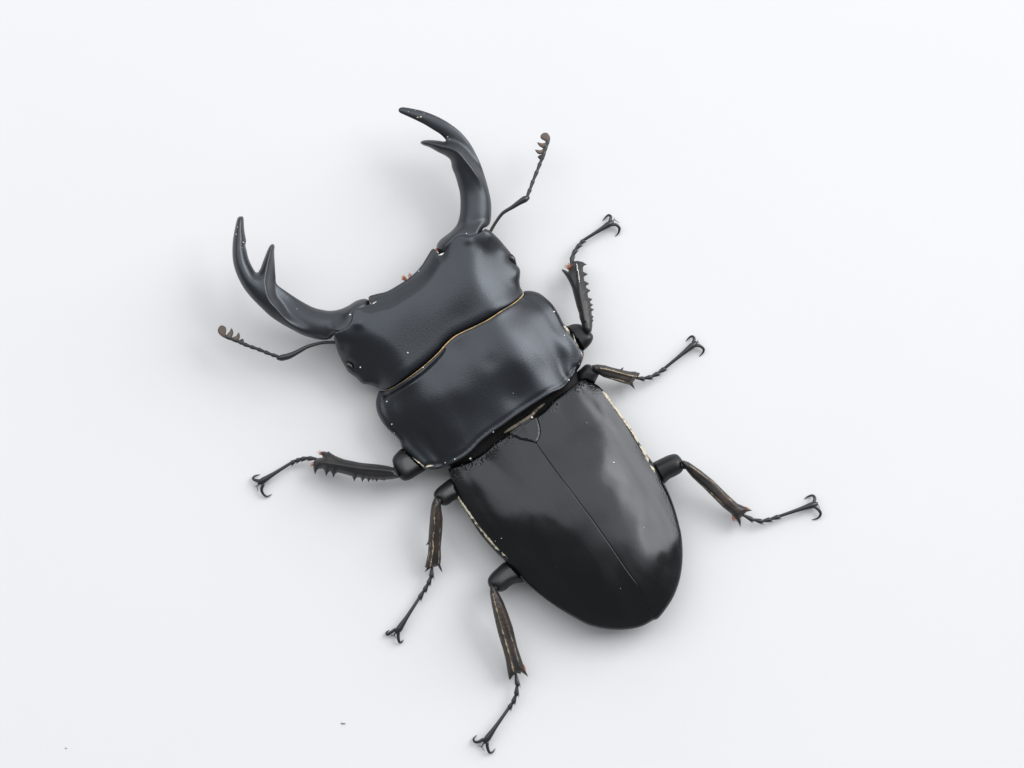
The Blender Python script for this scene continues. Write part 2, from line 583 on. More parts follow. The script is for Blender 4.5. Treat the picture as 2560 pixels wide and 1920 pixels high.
def z_pro(q):
    dl, dr = soft_dist(q, pl), soft_dist(q, pr)
    d = 1 / (1 / (dl / 185 + 1e-6)**2 + 1 / (dr / 185 + 1e-6)**2)**.5
    dm = np.minimum(dl, dr)
    de, df = seg_dist(q, prear)[0], seg_dist(q, pfront)[0]
    z = 4.4 + 0.6 * prof(dm / 10) + 5.6 * para(d, 2.0)
    z -= 0.22 * np.exp(-((dm - 22) / 11)**2)                     # gutter inside the raised side margin
    z -= 2.7 * np.exp(-(de / 125)**2) * sstep(0, 70, dm) + 0.6 * (1 - prof(de / 8)) + .22 * np.exp(-((de - 11) / 5)**2)
    z -= 0.8 * np.exp(-(df / 70)**2) + 0.4 * (1 - prof(df / 8))
    g, _ = seg_dist(q, groove)
    z -= 0.42 * np.exp(-(g / 1.9)**2)
    z += bumps(q, [(1225, 905, -.14, 16), (1290, 1000, -.30, 22), (1150, 880, -.2, 20), (1380, 870, .15, 40), (1330, 790, -.12, 30), (1040, 1030, .25, 40), (1200, 950, .2, 60)])
    z += undulate(q, .06, 120, 5)
    return z, 3.7 - 2.5 * prof(np.minimum(np.minimum(dm, de), df) / 60)


PRON = plate('pronotum', pro_line, z_pro, 5, 'matte', beetle, lines=(groove,))
pron = PRON[0]

# --- wing cases and scutellum
el, er = smooth_line(ELY_L, 4), smooth_line(ELY_R, 4)
outer = np.concatenate([el[:-1], er])
efl, efr = smooth_line(ELY_FRONT_L, 4), smooth_line(ELY_FRONT_R, 4)
sut = smooth_line(SUTURE, 4)
sl_, sr_ = smooth_line(SCUT_L, 3), smooth_line(SCUT_R, 3)
_probe = np.stack([np.linspace(1340, 1633, 60), np.interp(np.linspace(1340, 1633, 60), sut[:, 0], sut[:, 1])], 1)
DMAX = soft_dist(_probe, outer).max()


def z_back(q):
    """the common dome of both wing cases"""
    d = soft_dist(q, outer)
    z = 4.6 + 0.35 * prof(d / 6) + 5.6 * para(d / (DMAX * 1.06), 2.0)
    z -= 0.08 * np.exp(-((d - 44) / 12)**2)                     # groove inside the side margin
    df = np.minimum(seg_dist(q, efl)[0], seg_dist(q, efr)[0])
    z -= 3.6 * np.exp(-(df / 150)**2) * sstep(-30, 140, d)
    z += bumps(q, [(1190, 1200, .35, 30), (1440, 1010, .35, 30)])
    return z, d, df


def z_ely(q):
    z, d, df = z_back(q)
    ds = np.minimum(seg_dist(q, sut)[0], np.minimum(seg_dist(q, sl_)[0], seg_dist(q, sr_)[0]))
    z = z - 0.10 * (1 - prof(ds / 2.2))
    z -= 0.5 * (1 - prof(df / 10))
    z += undulate(q, .035, 90, 11)
    return z, np.maximum(z - 1.2, 3.0 - 0 * z)


def puncture(q):
    df = np.minimum(seg_dist(q, efl)[0], seg_dist(q, efr)[0])
    d = seg_dist(q, outer)[0]
    n = 0.5 + undulate(q, .5, 40, 21) - .35 * sstep(1300, 1400, q[:, 0])
    return np.clip(1.0 * np.exp(-((df - 4) / 17)**2) * np.clip(n + .4, 0, 1) + 0.06 * np.exp(-(d / 30)**2), 0, 1)


ELYL = plate('elytron', chain(ELY_L, SUTURE[::-1], SCUT_L, ELY_FRONT_L), z_ely, 5, 'gloss', beetle, attrf=puncture)
ELYR = plate('elytron', chain(ELY_R, ELY_FRONT_R, SCUT_R, SUTURE), z_ely, 5, 'gloss', beetle, attrf=puncture)


scut_in = np.concatenate([sr_[:-1], sl_])


def z_scut(q):
    z, d, df = z_back(q)
    dd = np.minimum(seg_dist(q, sl_)[0], seg_dist(q, sr_)[0])
    return z - .05 - .10 * (1 - prof(dd / 2.5)) - np.where(inside(q, scut_in), 0, .25), z - 2


scut_line = chain([(1340, 1042), (1351, 1059), (1354, 1075), (1352, 1093), (1342, 1110)], [(1342, 1110), (1320, 1106), (1297, 1101), (1282, 1092), (1274, 1082)],
                  [(1274, 1082), (1300, 1063), (1322, 1049), (1340, 1042)])
SCUT = plate('scutellum', scut_line, z_scut, 4, 'gloss', beetle, rings=(.5, 1.5, 3))

# --- membrane showing between pronotum and wing cases
mem = smooth_line([(1262, 1081, 8.4, 4), (1280, 1070, 8.4, 7), (1305, 1055, 8.8, 8), (1328, 1039, 9.0, 6.5), (1341, 1025, 9.0, 6), (1360, 1010, 8.8, 3.5)], 2)
mem[:, 2] = [top_at([SCUT, ELYL, ELYR], m[:2]) - .15 for m in mem]
mem[:, 3] = mem[:, 3] * .62 + RNG.normal(0, .5, len(mem))
tube_raw('neck_membrane', mem, 'tan', beetle, 10, .6)

ely_line = np.concatenate([el[:-1], er[:-1], efr[:-1], efl])

# --- mandibles
def crest_field(q, crest):
    d, side = seg_dist(q, crest)
    return d * side


def mandible(outline, crest, zc, T, fade, sgn, hs, seed, tips, seam):
    line = smooth_line(outline, 3, True)
    cr = smooth_line(crest, 3)
    seam_z = z_head(seam)[0]

    def zf(q):
        d = soft_dist(q, line, True)
        D = 40.0
        k = prof(d / D)
        e = crest_field(q, cr) * sgn
        f = fade(q)
        z = zc + tips(q) + T * k
        z -= hs * sstep(-2, 24, e) * f * k
        z += 0.35 * np.exp(-(e / 9)**2) * k * np.clip(f + .25, 0, 1)
        z += undulate(q, .04, 70, seed) * k
        lo = zc + tips(q) - T * .9 * k
        z = np.maximum(z, lo + .5 * k)
        # meet the head flush along the seam and dive under it
        dd = np.linalg.norm(q[:, None] - seam[None], axis=2)
        near = dd.argmin(1)
        w_ = 1 - sstep(2, 34, dd.min(1))
        zs = zc + (seam_z[near] - .10 - zc) * prof(d / 16)
        z = z * (1 - w_) + zs * w_
        z = np.maximum(z, lo + .2 * k)
        ins = inside(q, head_line)
        if ins.any():
            z[ins] = np.minimum(z[ins], z_head(q[ins])[0] - .12 - .6 * sstep(0, 12, dd.min(1)[ins]))
        return z, np.minimum(lo, z - .05)
    return plate('mandible', line, zf, 4, 'mandible', beetle, lines=(cr[8:-4],))


MAN_R = [(1200, 604), (1207, 573), (1219, 566), (1226, 556), (1228.6, 528.6), (1227, 500), (1220.4, 470), (1211.7, 439.6), (1200.9, 409), (1187.9, 381), (1172.7, 355), (1151, 330), (1125, 309.4), (1094.5, 292), (1062, 279), (1036, 272.5), (1008, 268), (999, 270), (996, 276), (1000, 282), (1010, 286.7), (1036, 298.6), (1060, 310.5), (1081.5, 323.5), (1099, 334.4), (1109.7, 344), (1114.5, 351.5), (1109, 353.5), (1099, 351.7), (1072.8, 349.6), (1055.5, 351.7), (1051, 357), (1057.6, 362.6), (1072.8, 368), (1094.5, 380), (1114, 390), (1126, 401), (1130, 420), (1138, 439.6), (1144.4, 461), (1149.9, 485), (1151, 515.6), (1148.8, 539.5), (1142, 561), (1127, 578.5), (1101, 599), (1092, 613), (1093, 624), (1104, 640), (1140, 648), (1180, 630)]
MAN_L = [(866, 850), (838, 838), (826, 847), (813, 850), (791, 848), (758.7, 838.5), (732.7, 825.5), (704.5, 810), (676, 790.8), (654.5, 771), (632.8, 749.5), (613, 725.7), (600, 704), (589.4, 680), (583, 656), (580.8, 630), (581.8, 604), (585, 582.5), (590.5, 556), (594, 545), (599, 541), (606.5, 541), (609, 545), (610, 563), (612, 582.5), (615.5, 602), (613.7, 612.8), (616.6, 626), (621, 645), (628.5, 662.8), (638, 679), (644, 681), (651, 671), (658.9, 649.7), (667.6, 628), (674, 615), (681, 609.8), (686.5, 614), (685.6, 630), (687, 660.6), (689, 691), (692, 710), (715, 727.9), (747.9, 749.6), (780.4, 767), (806.4, 774.5), (830, 776.7), (852, 772.3), (871.5, 763.7), (889, 752.8), (906, 747.4), (918, 748.5), (926, 762), (925, 800), (900, 845)]
CREST_R = [(1053, 356), (1080, 358), (1112, 366), (1144, 380), (1166, 404), (1188, 431), (1205, 455), (1217, 482), (1223, 525)]
CREST_L = [(680, 612), (670, 652), (663.5, 691), (665, 721), (673, 750), (691, 772), (711, 797), (737, 819), (769.5, 835), (808, 842)]
MANR = mandible(MAN_R, CREST_R, 5.5, 2.7, lambda q: 1 - sstep(425, 535, q[:, 1]), -1, 2.1, 31,
                lambda q: 3.2 * (1 - sstep(270, 520, q[:, 1])), hs_r[3:-3])
MANL = mandible(MAN_L, CREST_L, 5.5, 2.7, lambda q: 1 - sstep(690, 800, q[:, 0]), -1, 2.1, 32,
                lambda q: 3.2 * (1 - sstep(580, 780, q[:, 0])), hs_l[7:])

# --- antennae
def antenna(scape, joints, club_axis, plates_):
    sc_ = tube('antenna', scape, 'tarsus', beetle, 12, 2)
    for i in range(len(joints) - 1):
        (x0, y0, z0), (x1, y1, z1) = joints[i], joints[i + 1]
        f = lambda t: (x0 + (x1 - x0) * t, y0 + (y1 - y0) * t, z0 + (z1 - z0) * t)
        tube('antenna_segment', [(*f(-.02), 3.0), (*f(.2), 3.7), (*f(.6), 4.6), (*f(.86), 5.3), (*f(1.0), 4.2)], 'tarsus', sc_, 10, 1.5)
    for i in range(len(club_axis) - 1):
        (x0, y0, z0), (x1, y1, z1) = club_axis[i], club_axis[i + 1]
        tube('antenna_segment', [(x0, y0, z0, 4.0), ((x0 + x1) / 2, (y0 + y1) / 2, (z0 + z1) / 2, 5.0), (x1, y1, z1, 4.4)], 'tarsus', sc_, 10, 1.5)
    zt = club_axis[-1][2]
    for i, pg in enumerate(plates_):
        ln = smooth_line(pg, 1.5, True)
        zc = zt + .05 * (i - 2)

        def zf(q):
            k = prof(soft_dist(q, ln, True) / 6)
            return zc + .42 * k, zc - .42 * k
        plate('club_plate', ln, zf, 2.4, 'club' if i < 3 else 'tarsus', sc_, rings=(.5, 1.5))
    return sc_


antenna([(1221, 588, 5.8, 4), (1226, 579, 5.8, 4), (1240, 555, 6.0, 3.9), (1257, 533, 6.3, 4.3), (1281, 517.8, 6.6, 5.2), (1298.5, 506, 6.7, 7), (1312, 498, 6.7, 8.6), (1318, 495, 6.6, 6.5)],
        [(1317, 493, 6.6), (1325.5, 472, 6.4), (1333, 451, 6.2), (1343, 427, 6.0), (1350.6, 407, 5.8), (1357, 392, 5.7)],
        [(1357, 393, 5.7), (1361, 379, 5.6), (1366, 364, 5.5), (1371, 350, 5.4)],
        [[(1362.8, 353), (1354, 348), (1350.8, 342.5), (1354, 335), (1361.7, 331.5), (1369, 333), (1375, 341.5), (1375, 349), (1372, 358), (1367, 359)],
         [(1343, 356), (1356, 358), (1366, 356), (1371, 360), (1369, 367), (1360.6, 370.8), (1349.7, 366.4)],
         [(1338, 374.6), (1353, 375), (1359, 370), (1367, 372), (1362.8, 384), (1355, 386), (1345, 384.5)],
         [(1344, 392), (1351, 387.5), (1361, 389), (1357, 399), (1350, 399)]])
antenna([(846, 857, 5.8, 4), (835, 856, 5.8, 4), (809, 856.7, 5.9, 4), (787.6, 861, 6.1, 4.2), (766, 868, 6.4, 4.8), (744, 879.8, 6.6, 6), (722.5, 890, 6.7, 7.6), (704, 894.5, 6.6, 8), (697, 895, 6.5, 6)],
        [(698, 892, 6.5), (680, 887, 6.3), (662, 879.8, 6.1), (644.4, 872.6, 6.0), (627, 866.8, 5.9), (609.7, 860.3, 5.8)],
        [(610, 860, 5.8), (597, 854, 5.7), (580.8, 848, 5.6), (563.4, 841, 5.5)],
        [[(566, 823.4), (562, 816), (551.8, 813.6), (544.6, 823.4), (546.8, 833.5), (557.6, 843), (565, 843), (564.8, 832.8)],
         [(578.6, 820.5), (583.7, 830.6), (580.8, 841), (577, 848), (567.7, 845), (567.5, 836), (573.5, 829)],
         [(596, 831), (599.9, 839), (598, 848), (592, 856), (581, 850), (583, 843), (591, 839)],
         [(606, 846.5), (610, 855), (604, 861), (595, 855)]])

# --- legs
def inflated(name, outline, p0, z0, p1, z1, T, material, parent, step=3.0, straight=False, D=None, ridges=()):
    ln = straight_line(outline, 2.0, True) if straight else smooth_line(outline, 2.4, True)
    p0, p1 = np.array(p0, float), np.array(p1, float)
    ax = p1 - p0

    def zf(q):
        t = np.clip(((q - p0) @ ax) / (ax @ ax), -.3, 1.3)
        zc = z0 + (z1 - z0) * t
        d = soft_dist(q, ln, True)
        qn = d / (D or max(d.max() * 1.02, 1))
        k = .45 * prof(qn) + .55 * para(qn)
        top = zc + T * k
        for r in ridges:
            top = top + r[1] * np.exp(-(seg_dist(q, np.asarray(r[0], float))[0] / r[2])**2) * k
        if name == 'leg':
            for body in (pro_line, ely_line):
                top = np.where(inside(q, body), np.minimum(top, 3.6), top)
        return top, np.minimum(np.maximum(zc - T * k, .05), top - .05)
    return plate(name, ln, zf, step, material, parent, rings=(.5, 1.3, 2.6, 4.5))


def tarsus(leg, joints, end, claw_a, claw_b, pad, bristle_side):
    """joints: pixel points of the four short segments; end: pixel point where the long last one ends"""
    zs = np.linspace(1.9, .95, len(joints))
    for i in range(len(joints) - 1):
        (x0, y0), (x1, y1) = joints[i], joints[i + 1]
        z0, z1 = zs[i], zs[i + 1]
        L = math.hypot(x1 - x0, y1 - y0)
        nx, ny = -(y1 - y0) / L * bristle_side, (x1 - x0) / L * bristle_side
        f = lambda t, o=0: (x0 + (x1 - x0) * t + nx * o, y0 + (y1 - y0) * t + ny * o, z0 + (z1 - z0) * t)
        a = tube_raw('', smooth_line([(*f(-.06), 3.2), (*f(.3), 4.2), (*f(.62, .4), 5.6), (*f(.9, .8), 6.2), (*f(1.02, .6), 4.6)], 1.5), None, None, 10, .9, False)
        parts = [a]
        for o_, l_ in ((3.5, 1.32), (5.0, 1.12)):
            b0, b1 = f(.82, o_), f(l_, o_ + 4.2)
            parts.append(tube_raw('', straight_line2([(*b0, 1.3), (*b1, .3)], 2), None, None, 5, 1, False))
        V, F = join(parts)
        obj('tarsus_segment', V, F, 'tarsus', leg)
    (x0, y0), (x1, y1) = joints[-1], end
    f = lambda t: (x0 + (x1 - x0) * t, y0 + (y1 - y0) * t, .95 + .25 * math.sin(math.pi * min(t, 1)))
    tube('tarsus_segment', [(*f(-.04), 3.6), (*f(.1), 3.9), (*f(.35), 4.3), (*f(.6), 5.2), (*f(.8), 6.9), (*f(.94), 8.0), (*f(1.03), 6.2)], 'tarsus', leg, 12, 2)
    for cl in (claw_a, claw_b):
        n = len(cl)
        rr = np.interp(np.linspace(0, 1, n), [0, .3, .7, 1], [4.0, 3.9, 2.7, .55])
        zz = np.interp(np.linspace(0, 1, n), [0, .35, 1], [1.0, .8, .06])
        tube('claw', [(*c, z, r) for c, z, r in zip(cl, zz, rr)], 'tarsus', leg, 9, 1.2)
    st, fk, ends = pad
    parts = [tube_raw('', straight_line2([(*st, .9, 1.7), (*fk, .7, 1.3)], 2), None, None, 6, 1, False)]
    for e in ends:
        parts.append(tube_raw('', straight_line2([(*fk, .7, 1.1), (*e, .4, .4)], 2), None, None, 5, 1, False))
    V, F = join(parts)
    obj('claw_bristle', V, F, 'tarsus', leg)


def hair_line(name, pts, zf_plates, r, parent, material='hairline', lift=.02, jitter=.35):
    p = smooth_line([(x, y, 0, r) for x, y in pts], 2)
    p[:, 2] = [top_at(zf_plates, v[:2]) + lift for v in p]
    p[:, 0] += RNG.normal(0, jitter, len(p))
    p[:, 1] += RNG.normal(0, jitter, len(p))
    p[:, 3] = np.maximum(.35, p[:, 3] * RNG.uniform(.45, 1.35, len(p)))
    return tube_raw(name, p, material, parent, 6, .5)


def tuft(parent, x, y, z, dx, dy, n, length, spread, material='orange', name='bristle_tuft'):
    parts = []
    for _ in range(n):
        a = math.atan2(dy, dx) + random.uniform(-spread, spread)
        l = length * random.uniform(.55, 1.1)
        bx, by = x + random.uniform(-4, 4), y + random.uniform(-4, 4)
        parts.append(tube_raw('', straight_line2([(bx, by, z + random.uniform(-.2, .2), 1.0), (bx + math.cos(a) * l, by + math.sin(a) * l, z + random.uniform(-.1, .4), .25)], 3), None, None, 5, 1, False))
    V, F = join(parts)
    o = obj(name, V, F, material, parent)
    o['kind'] = 'stuff'
    return o


# front right
LEG = {}
f_ = inflated('leg', [(1400, 812), (1417.5, 815), (1431.6, 810.5), (1446.8, 810), (1464, 817), (1479, 833), (1483, 844), (1477, 859), (1460, 876), (1440, 885), (1410, 860)],
              (1410, 840), 2.6, (1470, 845), 4.6, 1.9, 'leg', beetle)
LEG['fr'] = f_[0]
t_ = inflated('tibia', [(1479, 829), (1466, 832), (1457, 820), (1453.3, 808.4), (1448.9, 795.7), (1447.6, 784.3), (1441, 764), (1435, 741), (1430, 721), (1423.5, 705.8), (1416, 692), (1409.6, 683), (1404, 676), (1406, 672.5), (1412.8, 675.5), (1419, 679), (1424, 674), (1427, 663), (1435, 652.7), (1445, 652), (1456.5, 654.5), (1467.5, 661.5), (1459.5, 664.5), (1457.3, 670), (1458, 679), (1463, 681.5), (1470, 685.5), (1459.6, 692), (1461, 702), (1466, 704.5), (1473.5, 709.6), (1465.5, 714), (1466, 719), (1470, 722), (1476.5, 726), (1469, 733), (1471, 743.8), (1475, 745), (1481.5, 748), (1475.4, 753.5), (1477, 758), (1483.5, 762), (1477, 767), (1478, 770), (1485.5, 773.5), (1479, 779), (1479.5, 787), (1484.3, 792), (1481, 797), (1484, 801), (1481, 806), (1481, 815)],
              (1466, 825), 5.9, (1430, 660), 2.4, 1.35, 'fore', LEG['fr'], 2.6, True, ridges=[([(1462, 800), (1450, 730), (1444, 665)], .35, 5)])
hair_line('pale_hair', [(1442, 658), (1443, 668), (1445, 678), (1447, 690), (1449, 705)], [t_], .9, LEG['fr'], 'chalk', jitter=.6)
tuft(LEG['fr'], 1424, 672, 2.9, -.6, -1, 16, 15, .5)
tarsus(LEG['fr'], [(1428, 664), (1430, 642), (1438, 625), (1449, 611), (1458, 601)], (1527, 558),
       [(1524, 554), (1527, 543), (1522.5, 538), (1516, 541), (1506, 552)], [(1529, 562), (1540, 562), (1548, 569), (1548, 577), (1545, 584), (1538, 591)],
       ((1528, 554), (1536, 549), [(1536, 545.5), (1548, 557)]), 1)

# middle right
f_ = inflated('leg', [(1440, 935), (1454, 919.5), (1463, 912), (1472, 910.5), (1481, 915), (1496, 926.7), (1497.6, 936), (1492, 947), (1485, 960), (1465, 975), (1440, 965)],
              (1440, 950), 2.4, (1490, 925), 4.3, 1.8, 'leg', beetle)
LEG['mr'] = f_[0]
t_ = inflated('tibia', [(1480, 913), (1494, 910.8), (1512, 913), (1530, 918.5), (1550, 923), (1553.5, 921), (1559, 917.5), (1557, 925), (1573.6, 928.5), (1590, 929), (1592, 931), (1600, 932), (1598.5, 936.5), (1595, 943), (1590, 947), (1582, 956), (1584, 963), (1587.5, 973.5), (1580, 967), (1575, 962.5), (1553.7, 957), (1526.6, 948), (1508.5, 943), (1497, 936), (1484, 928)],
              (1485, 920), 5.6, (1590, 943), 1.9, 1.15, 'tibia', LEG['mr'], 2.6, True, ridges=[([(1500, 920), (1544, 930), (1592, 941)], .3, 4)])
hair_line('pale_hair', [(1503, 921), (1517.5, 923), (1530, 926), (1544.7, 930.5), (1558, 934.5), (1572, 938.4), (1592, 941)], [t_], 1.9, LEG['mr'])
hair_line('pale_hair', [(1528, 945), (1545, 949), (1560, 953.5), (1574, 958)], [t_], 1.4, LEG['mr'])
tarsus(LEG['mr'], [(1594, 946), (1609, 946), (1628, 942), (1645, 933), (1661, 921)], (1736, 860),
       [(1733, 855), (1735.5, 847), (1731, 841), (1723.7, 843.5), (1714.6, 853)], [(1738, 864), (1750, 865), (1759, 873), (1757, 882), (1748, 891.5)],
       ((1738, 858), (1744.5, 855), [(1744, 850), (1750, 862)]), 1)

# hind right
f_ = inflated('leg', [(1610, 1165), (1632.6, 1156), (1654, 1145.6), (1673.8, 1137), (1691, 1135.5), (1704, 1147.7), (1711, 1165), (1704, 1180), (1691, 1189), (1673.8, 1197.7), (1660.8, 1209.6), (1640, 1225), (1610, 1200)],
              (1620, 1185), 2.4, (1700, 1160), 4.3, 1.8, 'leg', beetle)
LEG['hr'] = f_[0]
t_ = inflated('tibia', [(1702, 1153), (1708, 1150.5), (1721.5, 1155), (1752, 1176), (1784.5, 1202), (1817, 1234.5), (1843, 1258.4), (1862.6, 1267), (1869, 1271), (1881, 1276), (1866, 1280), (1857, 1290), (1851, 1295.5), (1852.5, 1304), (1851.5, 1318), (1845, 1306), (1840, 1299), (1828, 1284.5), (1808, 1269), (1786.6, 1247.6), (1756, 1217), (1730, 1193), (1711, 1170)],
              (1706, 1160), 5.6, (1855, 1287), 1.9, 1.2, 'tibia', LEG['hr'], 2.8, True, ridges=[([(1726, 1165), (1784, 1207), (1840, 1262)], .3, 4)])
hair_line('pale_hair', [(1726, 1165), (1756, 1187), (1784.5, 1207), (1800, 1224), (1812.7, 1239), (1834, 1257)], [t_], 1.5, LEG['hr'])
hair_line('pale_hair', [(1756, 1213), (1780, 1234), (1808, 1260)], [t_], 1.1, LEG['hr'])
tuft(LEG['hr'], 1860, 1270, 2.4, 1, .5, 7, 13, .25)
tuft(LEG['hr'], 1834, 1292, 2.2, .5, 1, 7, 14, .25)
tarsus(LEG['hr'], [(1860, 1289), (1882, 1299), (1905, 1303), (1926, 1298), (1947, 1291)], (2036, 1261),
       [(2034, 1257), (2037, 1246), (2032, 1239), (2021, 1241), (2011, 1247)], [(2037, 1267), (2047, 1275), (2051.5, 1285), (2045, 1295), (2030, 1299.5)],
       ((2036, 1261.7), (2044, 1260.6), [(2044, 1255), (2050, 1270)]), 1)

# front left
f_ = inflated('leg', [(1035, 1120), (1006, 1121), (988, 1136), (981, 1149), (984, 1167), (990.6, 1184), (1001.5, 1197), (1012, 1202), (1027.5, 1198), (1045, 1187), (1064, 1175), (1085, 1155), (1065, 1120)],
              (1060, 1140), 2.6, (1000, 1165), 4.6, 1.9, 'leg', beetle)
LEG['fl'] = f_[0]
t_ = inflated('tibia', [(990, 1170), (969, 1164.6), (947, 1161), (903.8, 1157), (860, 1148), (838.7, 1139.7), (826, 1132), (822, 1128), (818, 1130), (808, 1128), (799.6, 1131), (806, 1140), (806, 1144), (794, 1145), (786.6, 1149.4), (782.5, 1160), (784, 1175), (787.7, 1187), (792, 1176), (797, 1172), (808, 1172), (812.5, 1180), (815, 1191), (820, 1182), (826, 1177.6), (830, 1184), (833.5, 1195), (838, 1185), (844, 1181), (860, 1185), (880, 1190.7), (882.5, 1196), (885.5, 1204.5), (889, 1197), (894, 1193), (902, 1195), (906, 1206), (909, 1199), (914, 1196), (918, 1198), (921, 1206), (926, 1198.5), (930, 1199), (932, 1204), (935, 1199), (938, 1199.5), (941, 1204.5), (946, 1199), (961, 1201.8), (964.6, 1199.5), (982, 1198), (1000, 1194)],
              (995, 1180), 5.9, (790, 1155), 2.4, 1.5, 'fore', LEG['fl'], 2.6, True, ridges=[([(980, 1176), (903, 1170), (800, 1155)], .35, 6)])
tuft(LEG['fl'], 806, 1134, 3.0, -1, -.25, 10, 13, .35)
tuft(LEG['fl'], 784, 1158, 2.6, -.7, .6, 7, 10, .4)
tarsus(LEG['fl'], [(789, 1147), (771, 1145), (754, 1147), (741, 1151), (728, 1157)], (652, 1205),
       [(650, 1202), (640, 1201), (633, 1197), (637, 1190), (650, 1186)], [(658, 1212), (654, 1223), (657.5, 1234), (667, 1241), (679.5, 1236)],
       ((652, 1208), (642, 1215.6), [(635, 1215), (645, 1228)]), -1)

# middle left
f_ = inflated('leg', [(1150, 1185), (1126, 1196), (1106, 1210), (1092, 1222), (1084.7, 1233.5), (1086, 1244), (1093, 1252), (1103.5, 1262.5), (1113.6, 1264), (1123.7, 1259.6), (1134, 1252), (1148, 1247), (1175, 1245), (1180, 1210)],
              (1160, 1220), 2.4, (1095, 1240), 4.3, 1.8, 'leg', beetle)
LEG['ml'] = f_[0]
t_ = inflated('tibia', [(1090, 1241), (1084.7, 1246.5), (1079, 1261), (1076, 1281), (1073, 1317), (1071, 1349), (1069, 1356), (1064, 1363.7), (1071, 1361), (1070, 1382.5), (1064.4, 1408.6), (1062, 1418), (1066.5, 1420), (1061.5, 1430.5), (1071.6, 1424), (1076, 1420.5), (1084.7, 1417.6), (1094.8, 1414.7), (1099, 1422), (1106, 1432), (1104, 1421), (1101, 1412), (1102.8, 1398), (1102, 1368), (1106, 1324.7), (1107, 1295.7), (1103.5, 1272.6), (1102, 1255)],
              (1094, 1250), 5.6, (1082, 1418), 1.9, 1.15, 'tibia', LEG['ml'], 2.6, True, ridges=[([(1088, 1265), (1085, 1330), (1077, 1415)], .3, 4)])
hair_line('pale_hair', [(1088, 1265), (1086, 1288.5), (1086, 1314.5), (1082.5, 1346), (1082.5, 1375), (1075, 1418)], [t_], 1.6, LEG['ml'])
hair_line('pale_hair', [(1100, 1320), (1098, 1350), (1097, 1390), (1096, 1410)], [t_], .9, LEG['ml'])
hair_line('pale_hair', [(1077, 1330), (1076, 1352), (1075, 1375), (1070, 1402)], [t_], 1.1, LEG['ml'])
tarsus(LEG['ml'], [(1080, 1420), (1077.5, 1442), (1070, 1459.6), (1060.5, 1476), (1048, 1495)], (995, 1577),
       [(987, 1574), (976, 1582), (968, 1586.5), (966.5, 1581), (973, 1575)], [(996, 1581), (995.7, 1594), (998.6, 1605), (1004, 1605), (1009, 1599.5)],
       ((990, 1579), (985, 1588), [(977, 1589.5), (991, 1597)]), -1)

# hind left
f_ = inflated('leg', [(1290, 1395), (1260, 1406), (1241, 1422), (1226.8, 1436), (1219.6, 1449), (1221, 1462.5), (1227, 1471), (1244, 1479), (1255.7, 1479), (1265.9, 1474), (1276, 1465), (1287.6, 1459), (1310.7, 1455), (1335, 1440), (1330, 1410)],
              (1310, 1430), 2.4, (1232, 1460), 4.3, 1.8, 'leg', beetle)
LEG['hl'] = f_[0]
t_ = inflated('tibia', [(1230, 1461), (1225, 1468), (1224.6, 1484), (1229.7, 1514.5), (1238, 1553.6), (1247, 1589.8), (1256, 1619), (1265, 1655), (1268.8, 1679), (1271.6, 1695), (1274.5, 1701), (1283, 1689), (1293, 1683), (1299, 1684), (1300.6, 1687), (1303, 1680), (1309, 1684), (1321, 1692.5), (1313, 1674), (1307.8, 1660), (1294, 1618.7), (1282, 1568), (1270, 1533), (1258.6, 1504), (1247, 1482), (1240, 1470)],
              (1233, 1470), 5.6, (1291, 1684), 1.9, 1.2, 'tibia', LEG['hl'], 2.8, True, ridges=[([(1232, 1487), (1254, 1570), (1284, 1679)], .3, 4)])
hair_line('pale_hair', [(1232.6, 1487), (1240, 1517), (1248.5, 1549), (1260, 1590), (1268, 1617), (1278, 1655), (1284, 1679)], [t_], 1.6, LEG['hl'])
hair_line('pale_hair', [(1266, 1550), (1276, 1585), (1287, 1620), (1296, 1655)], [t_], .9, LEG['hl'])
hair_line('pale_hair', [(1238, 1545), (1246, 1575), (1256, 1612), (1268, 1660)], [t_], 1.0, LEG['hl'])
tuft(LEG['hl'], 1306, 1664, 2.3, .5, 1, 8, 14, .3)
tarsus(LEG['hl'], [(1290, 1688), (1293, 1713), (1290, 1736.7), (1282, 1756), (1272, 1770)], (1215, 1851),
       [(1207, 1849), (1197, 1854.5), (1187, 1854.5), (1184, 1846.6), (1192, 1837.7)], [(1218, 1857), (1218.8, 1869), (1223.5, 1880.5), (1231, 1880.5), (1238.5, 1871.5)],
       ((1211, 1855), (1204, 1867), [(1194, 1864), (1211.5, 1877.5)]), -1)

# --- knee joints: the knob where each tibia is hinged to its femur
for key, a, b, r in (('fr', (1466, 838), (1467, 814), 9), ('mr', (1484, 930), (1500, 922), 8), ('hr', (1700, 1162), (1716, 1167), 8.5),
                     ('fl', (1004, 1180), (976, 1180), 10), ('ml', (1098, 1244), (1094, 1264), 8.5), ('hl', (1236, 1462), (1237, 1482), 8.5)):
    tube('knee_joint', [(*a, 4.7, r), ((a[0] + b[0]) / 2, (a[1] + b[1]) / 2, 5.1, r * .95), (*b, 5.2, r * .75)], 'leg', LEG[key], 12, 2)

